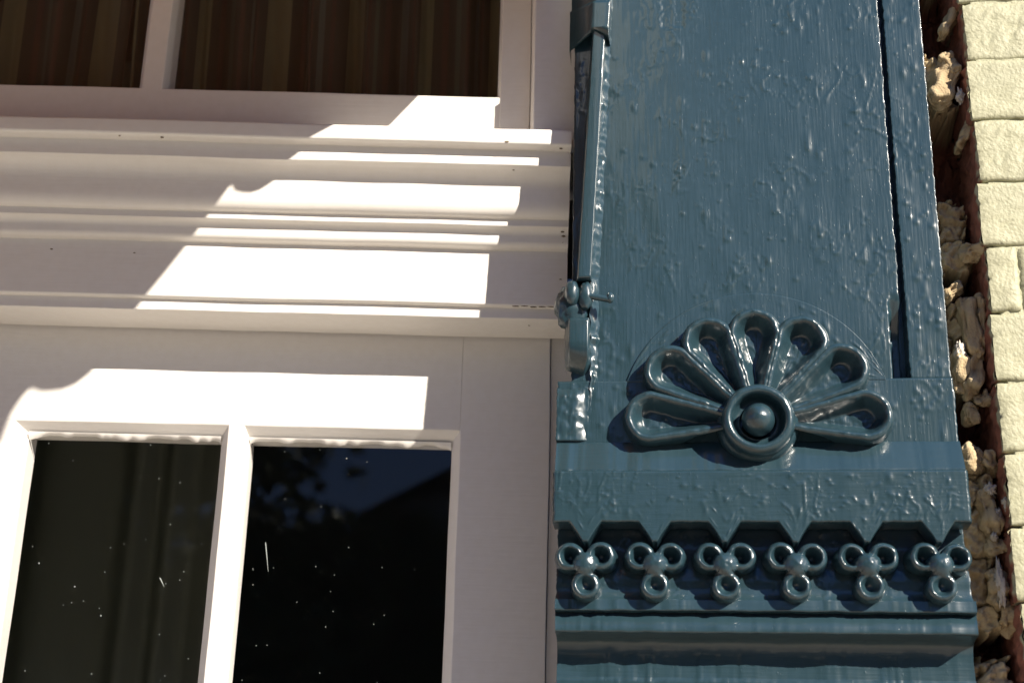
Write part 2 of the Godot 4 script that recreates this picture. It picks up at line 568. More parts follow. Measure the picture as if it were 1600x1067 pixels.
# ------------------------------------------------------------------ window above the transom
func build_upper_window() -> void:
	var w := thing("upper_window", "white sash window with striped curtains above the transom", "window", Vector3(0, 2.42, 0))
	w.position = Vector3.ZERO
	var zf := -1.5662
	var zg := -1.5814
	var zb := -1.61
	var b := Builder.new()
	sash_bar(b, [Vector2(2.502, zb), Vector2(2.502, zg), Vector2(2.4941, zf), Vector2(2.405, zf), Vector2(2.405, zb)], true, -1.24, 0.0135)
	part("bottom_rail", b, white_paint, w)
	b = Builder.new()
	sash_bar(b, [Vector2(-0.0262, zb), Vector2(-0.0262, zg), Vector2(-0.0225, zf + 0.0004), Vector2(0.0140, zf + 0.0004), Vector2(0.0140, zb)], false, 2.44, 3.10)
	part("stile", b, white_paint, w)
	b = Builder.new()
	sash_bar(b, [Vector2(-1.24, zb), Vector2(-1.24, zf + 0.0004), Vector2(-1.19, zf + 0.0004), Vector2(-1.18, zg), Vector2(-1.18, zb)], false, 2.44, 3.10)
	part("stile", b, white_paint, w)
	b = Builder.new()
	sash_bar(b, [Vector2(3.12, zb), Vector2(3.12, zf), Vector2(3.06, zf), Vector2(3.05, zg), Vector2(3.05, zb)], true, -1.24, 0.0135)
	part("top_rail", b, white_paint, w)
	for x in [-0.459, -0.87]:
		b = Builder.new()
		sash_bar(b, [Vector2(x - 0.0205, zb), Vector2(x - 0.0205, zg), Vector2(x - 0.013, zf - 0.0006), Vector2(x + 0.0125, zf - 0.0006), Vector2(x + 0.0160, zg), Vector2(x + 0.0160, zb)], false, 2.49, 3.07)
		part("muntin", b, white_paint, w)
	for c in [[-0.443, -0.0262], [-0.854, -0.4795], [-1.18, -0.8905]]:
		b = Builder.new()
		b.box(Vector3(c[0] - 0.004, 2.498, zg - 0.004), Vector3(c[1] + 0.004, 3.054, zg - 0.001), 0.0003)
		part("pane", b, glass, w)
	# casing beside the sash
	b = Builder.new()
	sash_bar(b, [Vector2(0.0150, -1.66), Vector2(0.0150, -1.551), Vector2(0.0187, -1.5307), Vector2(0.075, -1.5307), Vector2(0.075, -1.66)], false, 2.40, 3.16)
	part("casing", b, white_paint, w)
	b = Builder.new()
	sash_bar(b, [Vector2(-1.30, -1.66), Vector2(-1.30, -1.5307), Vector2(-1.245, -1.5307), Vector2(-1.2415, -1.551), Vector2(-1.2415, -1.66)], false, 2.40, 3.16)
	part("casing", b, white_paint, w)
	# striped curtain in folds
	var stripes := Image.create(512, 4, false, Image.FORMAT_RGB8)
	var base := lin(0.036, 0.031, 0.022)
	for x in 512:
		var u := x / 512.0
		var c := base
		if u < 0.24: c = lin(0.125, 0.118, 0.066)
		elif u > 0.34 and u < 0.40: c = lin(0.055, 0.030, 0.022)
		elif u > 0.47 and u < 0.52: c = lin(0.05, 0.06, 0.045)
		elif u > 0.58 and u < 0.63: c = lin(0.06, 0.034, 0.025)
		elif u > 0.72 and u < 0.80: c = lin(0.07, 0.08, 0.068)
		elif u > 0.86 and u < 0.90: c = lin(0.055, 0.030, 0.022)
		for y in 4: stripes.set_pixel(x, y, c)
	var cm := material(Color(1, 1, 1), 0.95)
	cm.albedo_texture = ImageTexture.create_from_image(stripes)
	cm.cull_mode = BaseMaterial3D.CULL_DISABLED
	for s in [[-1.16, -0.53, "striped curtain hanging behind the upper panes away from the pilaster", 0.11], [-0.52, 0.0, "striped curtain hanging behind the upper pane next to the green pilaster", 0.03]]:
		var cu := thing("curtain", s[2], "curtain")
		b = Builder.new()
		var nu := 160
		var nv := 24
		var p := PackedVector3Array()
		var uv := PackedVector2Array()
		for j in nv:
			var v := j / (nv - 1.0)
			for i in nu:
				var u := i / (nu - 1.0)
				var x := lerpf(s[0], s[1], u)
				var lean: float = s[3] * (v - 0.1) * (1.0 - u)
				var fold := sin(u * 44.0 + 1.6 * sin(u * 9.0) + v * 1.2) * (0.014 + 0.01 * v) + 0.008 * sin(u * 97.0 + v * 2.0)
				p.append(Vector3(x - lean + 0.006 * cos(u * 44.0), lerpf(2.43, 3.2, v), -1.665 + fold))
				uv.append(Vector2(u * 5.2 + 0.15, v))
		b.grid(p, nu, nv, false, false, PackedColorArray(), uv)
		part("drape", b, cm, cu)

# ------------------------------------------------------------------ pilaster
var dots: Array = []
func paint_height(x: float, y: float) -> float:
	var h := 0.0007 * shape_noise.get_noise_2d(x * 15.0, y * 8.0)
	# sagging runs and old brush ridges, mostly upright
	var patch := smoothstep(-0.15, 0.35, shape_noise.get_noise_2d(x * 11.0 + 70.0, y * 11.0))
	h += 0.00055 * patch * smoothstep(0.10, 0.0, absf(shape_noise.get_noise_2d(x * 34.0 + 9.0, y * 13.0)))
	h += 0.00040 * patch * maxf(0.0, shape_noise.get_noise_2d(x * 80.0 + 9.0, y * 42.0) - 0.18)
	h += 0.0006 * patch * smoothstep(0.46, 0.7, shape_noise.get_noise_2d(x * 150.0 + 31.0, y * 105.0))
	h += 0.00010 * fine_noise.get_noise_2d(x * 210.0, y * 9.0)
	return h

func paint_shift(p: Vector3) -> Vector3:
	return Vector3(0.0006 * shape_noise.get_noise_2d(p.y * 40.0, p.x * 40.0), 0.0006 * shape_noise.get_noise_2d(p.x * 30.0, p.y * 60.0), 2.1 * paint_height(p.x, p.y + p.z) + 0.0004 * fine_noise.get_noise_2d(p.x * 25.0, (p.y + p.z) * 160.0))

# a lumpy painted sheet: top(x), bottom(y) callables give its edges, lift its height
func painted_sheet(b: Builder, x0: float, x1: float, step: float, low: Callable, high: Callable, lift: Callable, blobs := 0, rim := 0.004, soft := 0.0005) -> void:
	var nu := int(ceil((x1 - x0) / step)) + 1
	var tall := 0.0
	for k in 9:
		tall = maxf(tall, high.call(lerpf(x0, x1, k / 8.0)) - low.call(lerpf(x0, x1, k / 8.0)))
	var nv := int(ceil(tall / step)) + 1
	var p := PackedVector3Array()
	p.resize((nu + 4) * (nv + 4))
	var w := nu + 4
	for i in nu:
		var x := lerpf(x0, x1, float(i) / (nu - 1))
		var a: float = low.call(x)
		var c: float = high.call(x)
		for j in nv:
			var y := lerpf(a, c, float(j) / (nv - 1))
			p[(j + 2) * w + i + 2] = Vector3(x, y, lift.call(x, y) + paint_height(x, y))
	for k in blobs:
		var ci := rng.randi_range(4, nu - 5)
		var cj := rng.randi_range(4, nv - 5)
		var r := rng.randf_range(1.0, 2.6)
		var hgt := rng.randf_range(0.00025, 0.0009)
		var long := rng.randf_range(1.0, 3.5) if rng.randf() < 0.3 else 1.0
		for dj in range(-int(r * long) - 2, int(r * long) + 3):
			for di in range(-4, 5):
				var i: int = ci + di
				var j: int = cj + dj
				if i < 0 or j < 0 or i >= nu or j >= nv:
					continue
				var q := (di * di) / (r * r) + (dj * dj) / (r * r * long * long)
				p[(j + 2) * w + i + 2].z += hgt * exp(-q * 1.3)
	for j in nv:
		var yy := p[(j + 2) * w + 2].y + x0 * 3.0
		p[(j + 2) * w + 2].x += 0.0009 * shape_noise.get_noise_1d(yy * 70.0) + 0.0004 * fine_noise.get_noise_1d(yy * 260.0)
		p[(j + 2) * w + nu + 1].x += 0.0009 * shape_noise.get_noise_1d(yy * 70.0 + 33.0) + 0.0005 * fine_noise.get_noise_1d(yy * 260.0 + 9.0)
	# turned-over edges
	for j in nv:
		for e in [[2, -1.0], [nu + 1, 1.0]]:
			var q := p[(j + 2) * w + e[0]]
			p[(j + 2) * w + e[0] + int(e[1])] = q + Vector3(soft * e[1], 0, -soft)
			p[(j + 2) * w + e[0] + 2 * int(e[1])] = q + Vector3((soft + 0.0002) * e[1], 0, -rim)
	for i in w:
		for e in [[2, -1], [nv + 1, 1]]:
			var q := p[e[0] * w + i]
			p[(e[0] + e[1]) * w + i] = q + Vector3(0, soft * 1.1 * e[1], -soft * 1.1)
			p[(e[0] + 2 * e[1]) * w + i] = q + Vector3(0, (soft * 1.1 + 0.0002) * e[1], -rim)
	b.grid(p, w, nv + 4)

func petal_distance(s: float, q: float, s0: float, r0: float, s1: float, r1: float) -> float:
	var t := clampf((s - s0) / (s1 - s0), 0.0, 1.0)
	return sqrt(pow(s - lerpf(s0, s1, t), 2.0) + q * q) - lerpf(r0, r1, t)

func petal_height(d: float) -> float:
	if d > 0.0:
		return lerpf(0.0125, -0.004, clampf(d / 0.0016, 0.0, 1.0))
	if d > -0.0056:
		var t := (d + 0.0056) / 0.0056
		return 0.0125 + 0.0075 * sqrt(maxf(0.0, 1.0 - t * t))
	var u := clampf((-0.0056 - d) / 0.0145, 0.0, 1.0)
	return 0.0200 - 0.0190 * (0.5 - 0.5 * cos(u * PI))

func build_fan(pil: Node3D) -> void:
	var centre := Vector3(0.2015, 2.037, 0.0028)
	var fan := Node3D.new()
	fan.name = "fan_ornament"
	pil.add_child(fan, true)
	fan.set_meta("label", "cast fan of seven hollow petals round a ringed boss")
	var axes := [3.5, 33.0, 61.5, 90.0, 118.5, 147.0, 176.5]
	var ends := [0.1405, 0.1365, 0.132, 0.1285, 0.132, 0.1365, 0.1405]
	for k in 7:
		var lo: float = -16.5 if k == 0 else -(axes[k] - axes[k - 1]) * 0.5
		var hi: float = 16.5 if k == 6 else (axes[k + 1] - axes[k]) * 0.5
		var r1 := 0.0293
		var s1: float = ends[k] - r1
		var nu := 50
		var nv := 66
		var p := PackedVector3Array()
		for j in nv:
			for i in nu:
				var dl := deg_to_rad(lerpf(lo, hi, i / (nu - 1.0)))
				# furthest point along this ray that is still in the petal
				var qq := s1 * sin(dl)
				var out: float = s1 * cos(dl) + (sqrt(r1 * r1 - qq * qq) if absf(qq) < r1 else 0.0)
				var r := lerpf(0.030, out + 0.0022, j / (nv - 1.0))
				var s := r * cos(dl)
				var q := r * sin(dl)
				var d := petal_distance(s, q, 0.040, 0.0140, s1, r1)
				var ang: float = deg_to_rad(axes[k]) + dl
				var pos := Vector3(r * cos(ang), r * sin(ang), petal_height(d))
				var wx := centre.x + pos.x
				var wy := centre.y + pos.y
				pos.z += 1.1 * paint_height(wx, wy) + 0.0008 * shape_noise.get_noise_2d(wx * 60.0, wy * 60.0)
				pos.x += 0.0007 * shape_noise.get_noise_2d(wx * 45.0, wy * 45.0 + 7.0)
				p.append(centre + pos)
		var b := Builder.new()
		b.grid(p, nu, nv, true)
		part("petal", b, green_paint, fan)
	# boss: rings and a round knob
	var prof := [Vector2(0.0425, -0.003), Vector2(0.0432, 0.004), Vector2(0.0425, 0.009), Vector2(0.0400, 0.0125), Vector2(0.0382, 0.0130), Vector2(0.0378, 0.0155), Vector2(0.0384, 0.0185), Vector2(0.0375, 0.0225), Vector2(0.0350, 0.0255), Vector2(0.0318, 0.0265), Vector2(0.0288, 0.0255), Vector2(0.0270, 0.0225), Vector2(0.0262, 0.0170), Vector2(0.0240, 0.0135), Vector2(0.0205, 0.0125), Vector2(0.0192, 0.0130)]
	var b2 := Builder.new()
	lathe(b2, centre, prof, 72)
	part("boss_ring", b2, green_paint, fan)
	var ball: Array = []
	for k in 13:
		var a := lerpf(-0.75, PI * 0.5, k / 12.0)
		ball.append(Vector2(maxf(0.0002, 0.0172 * cos(a)), 0.0185 + 0.0165 * sin(a)))
	b2 = Builder.new()
	lathe(b2, centre, ball, 48)
	part("boss_knob", b2, green_paint, fan)

# revolves (radius, height) about the outward axis
func lathe(b: Builder, centre: Vector3, prof: Array, sides: int) -> void:
	var p := PackedVector3Array()
	for q in prof:
		for k in sides:
			var a := TAU * k / sides
			var w := Vector3(cos(a) * q.x, sin(a) * q.x, q.y * 1.3)
			var k2 := 0.00045 * shape_noise.get_noise_3d(w.x * 70.0 + centre.x * 30.0, w.y * 70.0, w.z * 70.0)
			p.append(centre + w + Vector3(cos(a) * k2, sin(a) * k2, k2))
	b.grid(p, sides, prof.size(), false, true)

func trefoil_mesh(seed_shift: float) -> ArrayMesh:
	var lobes := [Vector2.from_angle(deg_to_rad(152.0)) * 0.0152, Vector2.from_angle(deg_to_rad(28.0)) * 0.0152, Vector2(0.0, -0.0185)]
	var rl := 0.0128
	var nu := 108
	var nv := 34
	var p := PackedVector3Array()
	for j in nv:
		for i in nu:
			var a := TAU * i / nu
			var dir := Vector2.from_angle(a)
			var out := 0.010
			for l in lobes:
				var along: float = dir.dot(l)
				var off: float = absf(dir.cross(l))
				if off < rl and along > 0.0:
					out = maxf(out, along + sqrt(rl * rl - off * off))
			var t := j / (nv - 5.0)
			if j >= nv - 4:
				t = 1.0
			var q := dir * out * maxf(t, 0.004)
			var h := 0.0
			for l in lobes:
				var d := q.distance_to(l) - rl
				var hl := 0.0
				if d > -0.0044:
					var m := (d + 0.0044) / 0.0046
					hl = 0.0165 + 0.0062 * sqrt(maxf(0.0, 1.0 - m * m))
				else:
					var m := clampf((-0.0044 - d) / 0.0078, 0.0, 1.0)
					hl = 0.0227 - (0.0090 if l.y < -0.01 else 0.0150) * sin(m * PI * 0.5)
				if d < 0.0015:
					h = maxf(h, hl)
			var rb := 0.0116
			var ql := q.length()
			if ql < rb:
				h = maxf(h, 0.0165 + sqrt(rb * rb - ql * ql) * 0.95)
			h = maxf(h, 0.008)
			var grow := 1.0
			if j >= nv - 4:
				h = [0.0135, 0.009, 0.004, -0.003][j - (nv - 4)]
				grow = [1.012, 1.03, 1.05, 1.07][j - (nv - 4)]
			var e := shape_noise.get_noise_3d(q.x * 90.0 + seed_shift, q.y * 90.0, h * 60.0)
			p.append(Vector3(q.x * grow + 0.0006 * e, q.y * grow, h + 0.0009 * e))
	var b := Builder.new()
	b.grid(p, nu, nv, true, true)
	return b.mesh(green_paint)

func build_pilaster() -> void:
	var pil := thing("pilaster", "glossy dark green cast iron pilaster with fan and trefoil ornaments", "pilaster", PILASTER_AT, PILASTER_TURN)
	var mat := green_paint
	var flat := func(_x: float, _y: float) -> float: return 0.0
	# carcass behind the cast front
	var b := Builder.new()
	b.box(Vector3(0.002, 2.05, -0.17), Vector3(0.407, 3.45, -0.022), 0.002)
	part("upper_carcass", b, mat, pil)
	b = Builder.new()
	b.box(Vector3(-0.009, 0.0, -0.17), Vector3(0.406, 2.052, -0.0405), 0.002)
	part("lower_carcass", b, mat, pil)
	# main panel, the strip beside the groove, the low block below them
	b = Builder.new()
	painted_sheet(b, 0.004, 0.3585, 0.0017, func(_x): return 2.086, func(_x): return 2.66,
		func(x: float, y: float) -> float:
			var g := 0.0
			# widened lower end of the groove
			if y < 2.21 and x > 0.33:
				g -= 0.021 * smoothstep(0.3475, 0.3490, x + 0.0015 * shape_noise.get_noise_1d(y * 60.0)) * smoothstep(2.190, 2.140, y)
			# old chip near the top and a scraped patch
			var e := maxf(absf(x - 0.1195) / 0.0135, absf(y - 2.556) / 0.026) + 0.25 * shape_noise.get_noise_2d(x * 120.0, y * 120.0)
			g -= 0.0009 * (1.0 - smoothstep(0.92, 1.06, e))
			var s := shape_noise.get_noise_2d(x * 420.0, y * 160.0)
			g += 0.0011 * s * exp(-pow((x - 0.1235) / 0.006, 2.0) - pow((y - 2.338) / 0.021, 2.0))
			return g, 210, 0.022)
	part("panel", b, mat, pil)
	b = Builder.new()
	painted_sheet(b, 0.3655, 0.4065, 0.0017, func(_x): return 2.0905, func(_x): return 2.66, func(x: float, y: float) -> float: return 0.0012 * shape_noise.get_noise_2d(y * 9.0, x * 5.0), 90, 0.022)
	part("edge_strip", b, mat, pil)
	b = Builder.new()
	b.box(Vector3(0.003, 2.6625, -0.022), Vector3(0.4065, 3.45, 0.0), 0.002)
	part("upper_panel", b, mat, pil)
	b = Builder.new()
	painted_sheet(b, -0.0105, 0.4075, 0.0017, func(_x): return 2.018, func(_x): return 2.089, func(_x: float, _y: float) -> float: return 0.0024, 120, 0.03, 0.001)
	part("base_block", b, mat, pil)
	b = Builder.new()
	var cy := 2.046
	var rad := 0.1435
	painted_sheet(b, 0.2015 - 0.1365, 0.2015 + 0.1365, 0.0019, func(_x): return 2.0885, func(x: float): return maxf(2.0893, cy + sqrt(maxf(0.0, rad * rad - pow(x - 0.2015, 2.0)))),
		func(x: float, y: float) -> float: return lerpf(0.0030, 0.0012, clampf((y - 2.088) / 0.09, 0.0, 1.0)), 70, 0.005)
	part("lunette_field", b, mat, pil)
	build_fan(pil)
	# sloping weathering, the scalloped frieze plate below it
	b = Builder.new()
	sweep(b, fillet([Vector2(2.0205, -0.03), Vector2(2.0205, 0.0034), Vector2(1.9875, 0.0185), Vector2(1.9830, 0.0188), Vector2(1.9830, -0.03)], 0.0022, 4), true, -0.0112, 0.4095, 0.0025, "paint")
	part("weathering", b, moulding_paint, pil)
	var centres := []
	for k in 6:
		centres.append(0.0212 + 0.0713 * k)
	b = Builder.new()
	painted_sheet(b, -0.0112, 0.4095, 0.0014, func(x: float) -> float:
			var best := 1.0
			for c in centres: best = minf(best, absf(x - c))
			return lerpf(1.9105, 1.9315, pow(clampf((best - 0.0028) / 0.0135, 0.0, 1.0), 0.85)) + 0.0006 * shape_noise.get_noise_1d(x * 70.0),
		func(_x): return 1.9835, func(_x: float, _y: float) -> float: return 0.0205, 130, 0.03, 0.0019)
	part("scalloped_plate", b, moulding_paint, pil)
	b = Builder.new()
	painted_sheet(b, -0.0095, 0.4085, 0.0018, func(_x): return 1.8525, func(_x): return 1.960, func(_x: float, y: float) -> float: return 0.006 * pow(clampf((1.866 - y) / 0.014, 0.0, 1.0), 2.0) - 0.001 - 0.014 * smoothstep(1.872, 1.912, y), 90, 0.02)
	part("frieze", b, moulding_paint, pil)
	for k in 6:
		var o := put("trefoil", trefoil_mesh(k * 7.3), pil)
		o.position = Vector3(centres[k], 1.8865, -0.0035)
		o.scale = Vector3(1.18, 1.16, 1.1)
		o.rotation_degrees.z = [1.5, -1.0, 0.5, -2.0, 1.0, -1.5][k]
	# mouldings under the frieze
	b = Builder.new()
	var cove: Array = [Vector2(1.8535, -0.03), Vector2(1.8535, 0.0062), Vector2(1.8415, 0.0075), Vector2(1.8402, -0.0005), Vector2(1.8395, -0.03)]
	sweep(b, fillet(cove, 0.0015, 3), true, -0.0105, 0.4115, 0.0025, "paint")
	part("upper_bead", b, moulding_paint, pil)
	b = Builder.new()
	cove = [Vector2(1.841, -0.03), Vector2(1.841, 0.0005), Vector2(1.8222, 0.0015), Vector2(1.8205, 0.0005), Vector2(1.8195, -0.003), Vector2(1.8180, -0.020), Vector2(1.8150, -0.0275), Vector2(1.8110, -0.0310), Vector2(1.80, -0.0325), Vector2(1.7800, -0.0325), Vector2(1.7780, -0.0310), Vector2(1.7740, -0.0300), Vector2(1.70, -0.0300), Vector2(1.70, -0.06)]
	sweep(b, PackedVector2Array(cove), true, -0.0105, 0.4120, 0.0025, "paint")
	part("lower_cove", b, moulding_paint, pil)
	# leaning chamfered bar on the edge, with its collar, bracket and bolt
	var bar := Node3D.new()
	bar.name = "edge_bar"
	pil.add_child(bar, true)
	bar.set_meta("label", "leaning chamfered iron bar with collar, lug and bolt on the pilaster edge")
	b = Builder.new()
	bar_run(b, 2.203, 2.70, 0.0)
	part("shaft", b, mat, bar)
	b = Builder.new()
	bar_run(b, 2.517, 2.557, 0.0042)
	part("collar", b, mat, bar)
	b = Builder.new()
	var p := PackedVector3Array()
	for j in 300:
		var y := lerpf(2.02, 2.66, j / 299.0)
		var x0 := 0.0246 + (maxf(y, 2.2) - 2.207) * 0.042 + 0.0015 * shape_noise.get_noise_1d(y * 60.0)
		for i in 9:
			var u := i / 8.0
			var lump := 0.0028 * maxf(0.0, shape_noise.get_noise_2d(y * 48.0, u * 2.0) + 0.6 * fine_noise.get_noise_1d(y * 120.0))
			p.append(Vector3(x0 + u * 0.0105 + 0.001 * shape_noise.get_noise_2d(y * 90.0, 50.0), y, lerpf(0.0085 * smoothstep(2.03, 2.20, y) + 0.002, -0.0016, pow(u, 0.8)) + lump * 1.3 * sin(u * PI)))
	b.grid(p, 9, 300)
	part("putty_bead", b, mat, bar)
	# lug with two knuckles
	b = Builder.new()
	lump(b, Vector3(0.004, 2.176, 0.004), Vector3(0.019, 0.027, 0.013), 0.16, 1.0)
	lump(b, Vector3(0.0045, 2.187, 0.0165), Vector3(0.0085, 0.0145, 0.0105), 0.08, 2.0)
	lump(b, Vector3(0.0195, 2.184, 0.0150), Vector3(0.0085, 0.0165, 0.0085), 0.10, 3.0)
	part("lug", b, mat, bar)
	b = Builder.new()
	b.tube(Vector3(0.018, 2.1835, 0.019), Vector3(0.0475, 2.1775, 0.0195), 0.0036, 0.0034, 14)
	lump(b, Vector3(0.0465, 2.180, 0.0195), Vector3(0.0042, 0.0062, 0.0042), 0.06, 5.0)
	part("bolt", b, mat, bar)
	b = Builder.new()
	var rows := [[2.158, 0.6], [2.1565, 0.9], [2.152, 1.0], [2.13, 1.0], [2.112, 1.0]]
	p = PackedVector3Array()
	var sec := [Vector2(-0.0045, -0.02), Vector2(-0.0042, 0.001), Vector2(0.0015, 0.0215), Vector2(0.0035, 0.0232), Vector2(0.0215, 0.0238), Vector2(0.0235, 0.0225), Vector2(0.0245, -0.002)]
	for r in rows:
		for q in sec:
			p.append(Vector3(q.x, r[0] - 0.35 * (0.012 - q.x) * (1.0 if r[0] < 2.12 else 0.0) * -1.0, q.y * r[1]))
	for q in sec:
		p.append(Vector3(q.x * 0.7, 2.103 - 0.3 * q.x, minf(q.y, 0.002) - 0.004))
	b.grid(p, sec.size(), rows.size() + 1, true)
	part("stop_block", b, mat, bar)
	b = Builder.new()
	painted_sheet(b, -0.0115, 0.0225, 0.0014, func(_x): return 2.0225, func(x: float): return 2.083 + 0.003 * shape_noise.get_noise_1d(x * 90.0),
		func(x: float, y: float) -> float: return 0.0024 + 0.0040 * smoothstep(0.0225, 0.006, x) * smoothstep(2.084, 2.070, y) + 0.0012 * shape_noise.get_noise_2d(x * 60.0, y * 45.0), 14, 0.02)
	part("paint_build_up", b, mat, bar)

func bar_run(b: Builder, y0: float, y1: float, grow: float) -> void:
	var n := maxi(4, int((y1 - y0) / 0.004))
	var p := PackedVector3Array()
	var nu := 0
	for j in n + 3:
		var t := clampf((j - 1.0) / n, 0.0, 1.0)
		var y := lerpf(y0, y1, t)
		var ax := 0.0116 + (y - 2.207) * 0.0485
		var z := 0.020 + grow
		var foot := Vector2(-0.001 - grow * 0.4, -0.002 + grow) if grow > 0.0 or y > 2.53 else Vector2(ax - 0.0045, -0.004)
		var sec := [Vector2(foot.x, -0.03), foot, Vector2(ax - 0.0012 - grow * 0.5, z - 0.0014), Vector2(ax - grow * 0.5, z), Vector2(ax + 0.0008, z + 0.0004), Vector2(ax + 0.0126 + grow, z + 0.0006), Vector2(ax + 0.0137 + grow, z - 0.0006), Vector2(ax + 0.0148 + grow, 0.0), Vector2(ax + 0.0148 + grow, -0.01)]
		nu = sec.size()
		for q in sec:
			var zz: float = q.y
			var yy := y
			if grow > 0.0 and j <= 1:
				yy -= 0.010 * absf(q.x - ax) / 0.015 - 0.004
			if j == 0 or j == n + 2:
				zz = minf(zz, 0.012)
			p.append(Vector3(q.x + 0.0004 * shape_noise.get_noise_2d(y * 50.0, q.x * 200.0), yy, zz))
	b.grid(p, nu, n + 3)

# an uneven rounded lump
func lump(b: Builder, at: Vector3, radii: Vector3, rough: float, shift: float, freq := 1.6, col_a := Color(-1, 0, 0), col_b := Color(), nu := 26, nv := 16) -> void:
	var p := PackedVector3Array()
	var col := PackedColorArray()
	for j in nv:
		var th := PI * j / (nv - 1.0)
		for i in nu:
			var ph := TAU * i / nu
			var d := Vector3(sin(th) * cos(ph), cos(th), sin(th) * sin(ph))
			var k := 1.0 + rough * (shape_noise.get_noise_3d(d.x * freq + shift * 9.1, d.y * freq, d.z * freq) * 1.4 + 0.5 * fine_noise.get_noise_3d(d.x * freq * 3.0 + shift, d.y * freq * 3.0, d.z * freq * 3.0))
			p.append(at + d * radii * k)
			if col_a.r >= 0.0:
				col.append(col_a.lerp(col_b, clampf(0.5 + 1.1 * shape_noise.get_noise_3d(d.x * 2.0 + shift * 3.0, d.y * 2.0, d.z * 2.0), 0.0, 1.0)))
	b.grid(p, nu, nv, false, true, col)

# a broken chunk of mortar: blocky, chipped and pitted
func chunk(b: Builder, half: Vector3, rough: float, shift: float, col_a: Color, col_b: Color) -> void:
	var nu := 48
	var nv := 30
	var p := PackedVector3Array()
	var col := PackedColorArray()
	for j in nv:
		var th := PI * j / (nv - 1.0)
		for i in nu:
			var ph := TAU * i / nu
			var d := Vector3(sin(th) * cos(ph), cos(th), sin(th) * sin(ph))
			var e := Vector3(signf(d.x) * pow(absf(d.x), 0.62), signf(d.y) * pow(absf(d.y), 0.62), signf(d.z) * pow(absf(d.z), 0.62))
			var q := e * half
			var k := shape_noise.get_noise_3d(q.x * 42.0 + shift, q.y * 42.0, q.z * 42.0)
			var f := fine_noise.get_noise_3d(q.x * 150.0 + shift, q.y * 150.0, q.z * 150.0)
			var crack := smoothstep(0.07, 0.0, absf(shape_noise.get_noise_3d(q.x * 60.0 + shift * 2.0, q.y * 34.0, q.z * 60.0)))
			q += d * (0.0125 * rough * k + 0.0016 * f - 0.0035 * crack)
			p.append(q)
			col.append(col_a.lerp(col_b, clampf(0.5 + 0.8 * k + 0.7 * f, 0.0, 1.0)))
	b.grid(p, nu, nv, false, true, col)

# ------------------------------------------------------------------ painted brick wall and the broken mortar beside it
func brick_mesh(size: Vector3, seed: float, bare_side: bool) -> ArrayMesh:
	var st := SurfaceTool.new()
	st.begin(Mesh.PRIMITIVE_TRIANGLES)
	st.set_smooth_group(0)
	var h := size * 0.5
	var r := 0.0030
	var yellow := Color(0.365, 0.357, 0.235)
	var red := Color(0.27, 0.105, 0.07)
	for f in [[2, 1.0], [0, -1.0], [0, 1.0], [1, 1.0], [1, -1.0]]:
		var ax: int = f[0]
		var b1 := (ax + 1) % 3
		var b2 := (ax + 2) % 3
		var n1 := clampi(int(size[b1] / 0.0045), 6, 26)
		var n2 := clampi(int(size[b2] / 0.0045), 6, 26)
		var pts := []
		for j in n2 + 1:
			for i in n1 + 1:
				var w := Vector3.ZERO
				w[ax] = h[ax] * f[1]
				w[b1] = h[b1] * (2.0 * i / n1 - 1.0)
				w[b2] = h[b2] * (2.0 * j / n2 - 1.0)
				var inner := w.clamp(-h + Vector3(r, r, r), h - Vector3(r, r, r))
				var d := (w - inner).normalized()
				var k := shape_noise.get_noise_3d(w.x * 30.0 + seed * 13.0, w.y * 60.0, w.z * 60.0)
				var crease := shape_noise.get_noise_3d(w.x * 55.0 + seed * 5.0, w.y * 120.0, w.z * 90.0 + 4.0)
				var q := inner + d * (r + 0.0020 * k - 0.0030 * smoothstep(0.0, 0.09, 0.09 - absf(crease)) * smoothstep(0.0, 0.3, k + 0.2))
				if f[0] == 0 and f[1] < 0.0 and bare_side:
					q.x += 0.003 * shape_noise.get_noise_2d(w.y * 90.0 + seed, w.z * 60.0) + 0.0025 * shape_noise.get_noise_2d(w.y * 260.0, w.z * 60.0 + seed)
				var edge := h.z - 0.006 + 0.005 * shape_noise.get_noise_2d(w.y * 120.0 + seed * 7.0, 2.0)
				var tone := 1.0 + 0.09 * shape_noise.get_noise_3d(w.x * 20.0 + seed, w.y * 24.0, 3.0)
				var c := yellow * tone
				if bare_side and d.x < -0.3 and q.z < edge:
					c = red * (1.0 + 0.5 * shape_noise.get_noise_2d(w.y * 60.0 + seed * 3.0, w.z * 60.0))
				pts.append([q, c])
		for j in n2:
			for i in n1:
				var a := j * (n1 + 1) + i
				var order := [a, a + n1 + 1, a + n1 + 2, a, a + n1 + 2, a + 1]
				if f[1] < 0.0:
					order = [a, a + n1 + 2, a + n1 + 1, a, a + 1, a + n1 + 2]
				for k in order:
					st.set_color(pts[k][1])
					st.add_vertex(pts[k][0])
	st.index()
	st.generate_normals()
	var m := st.commit()
	m.surface_set_material(0, brick_paint)
	return m

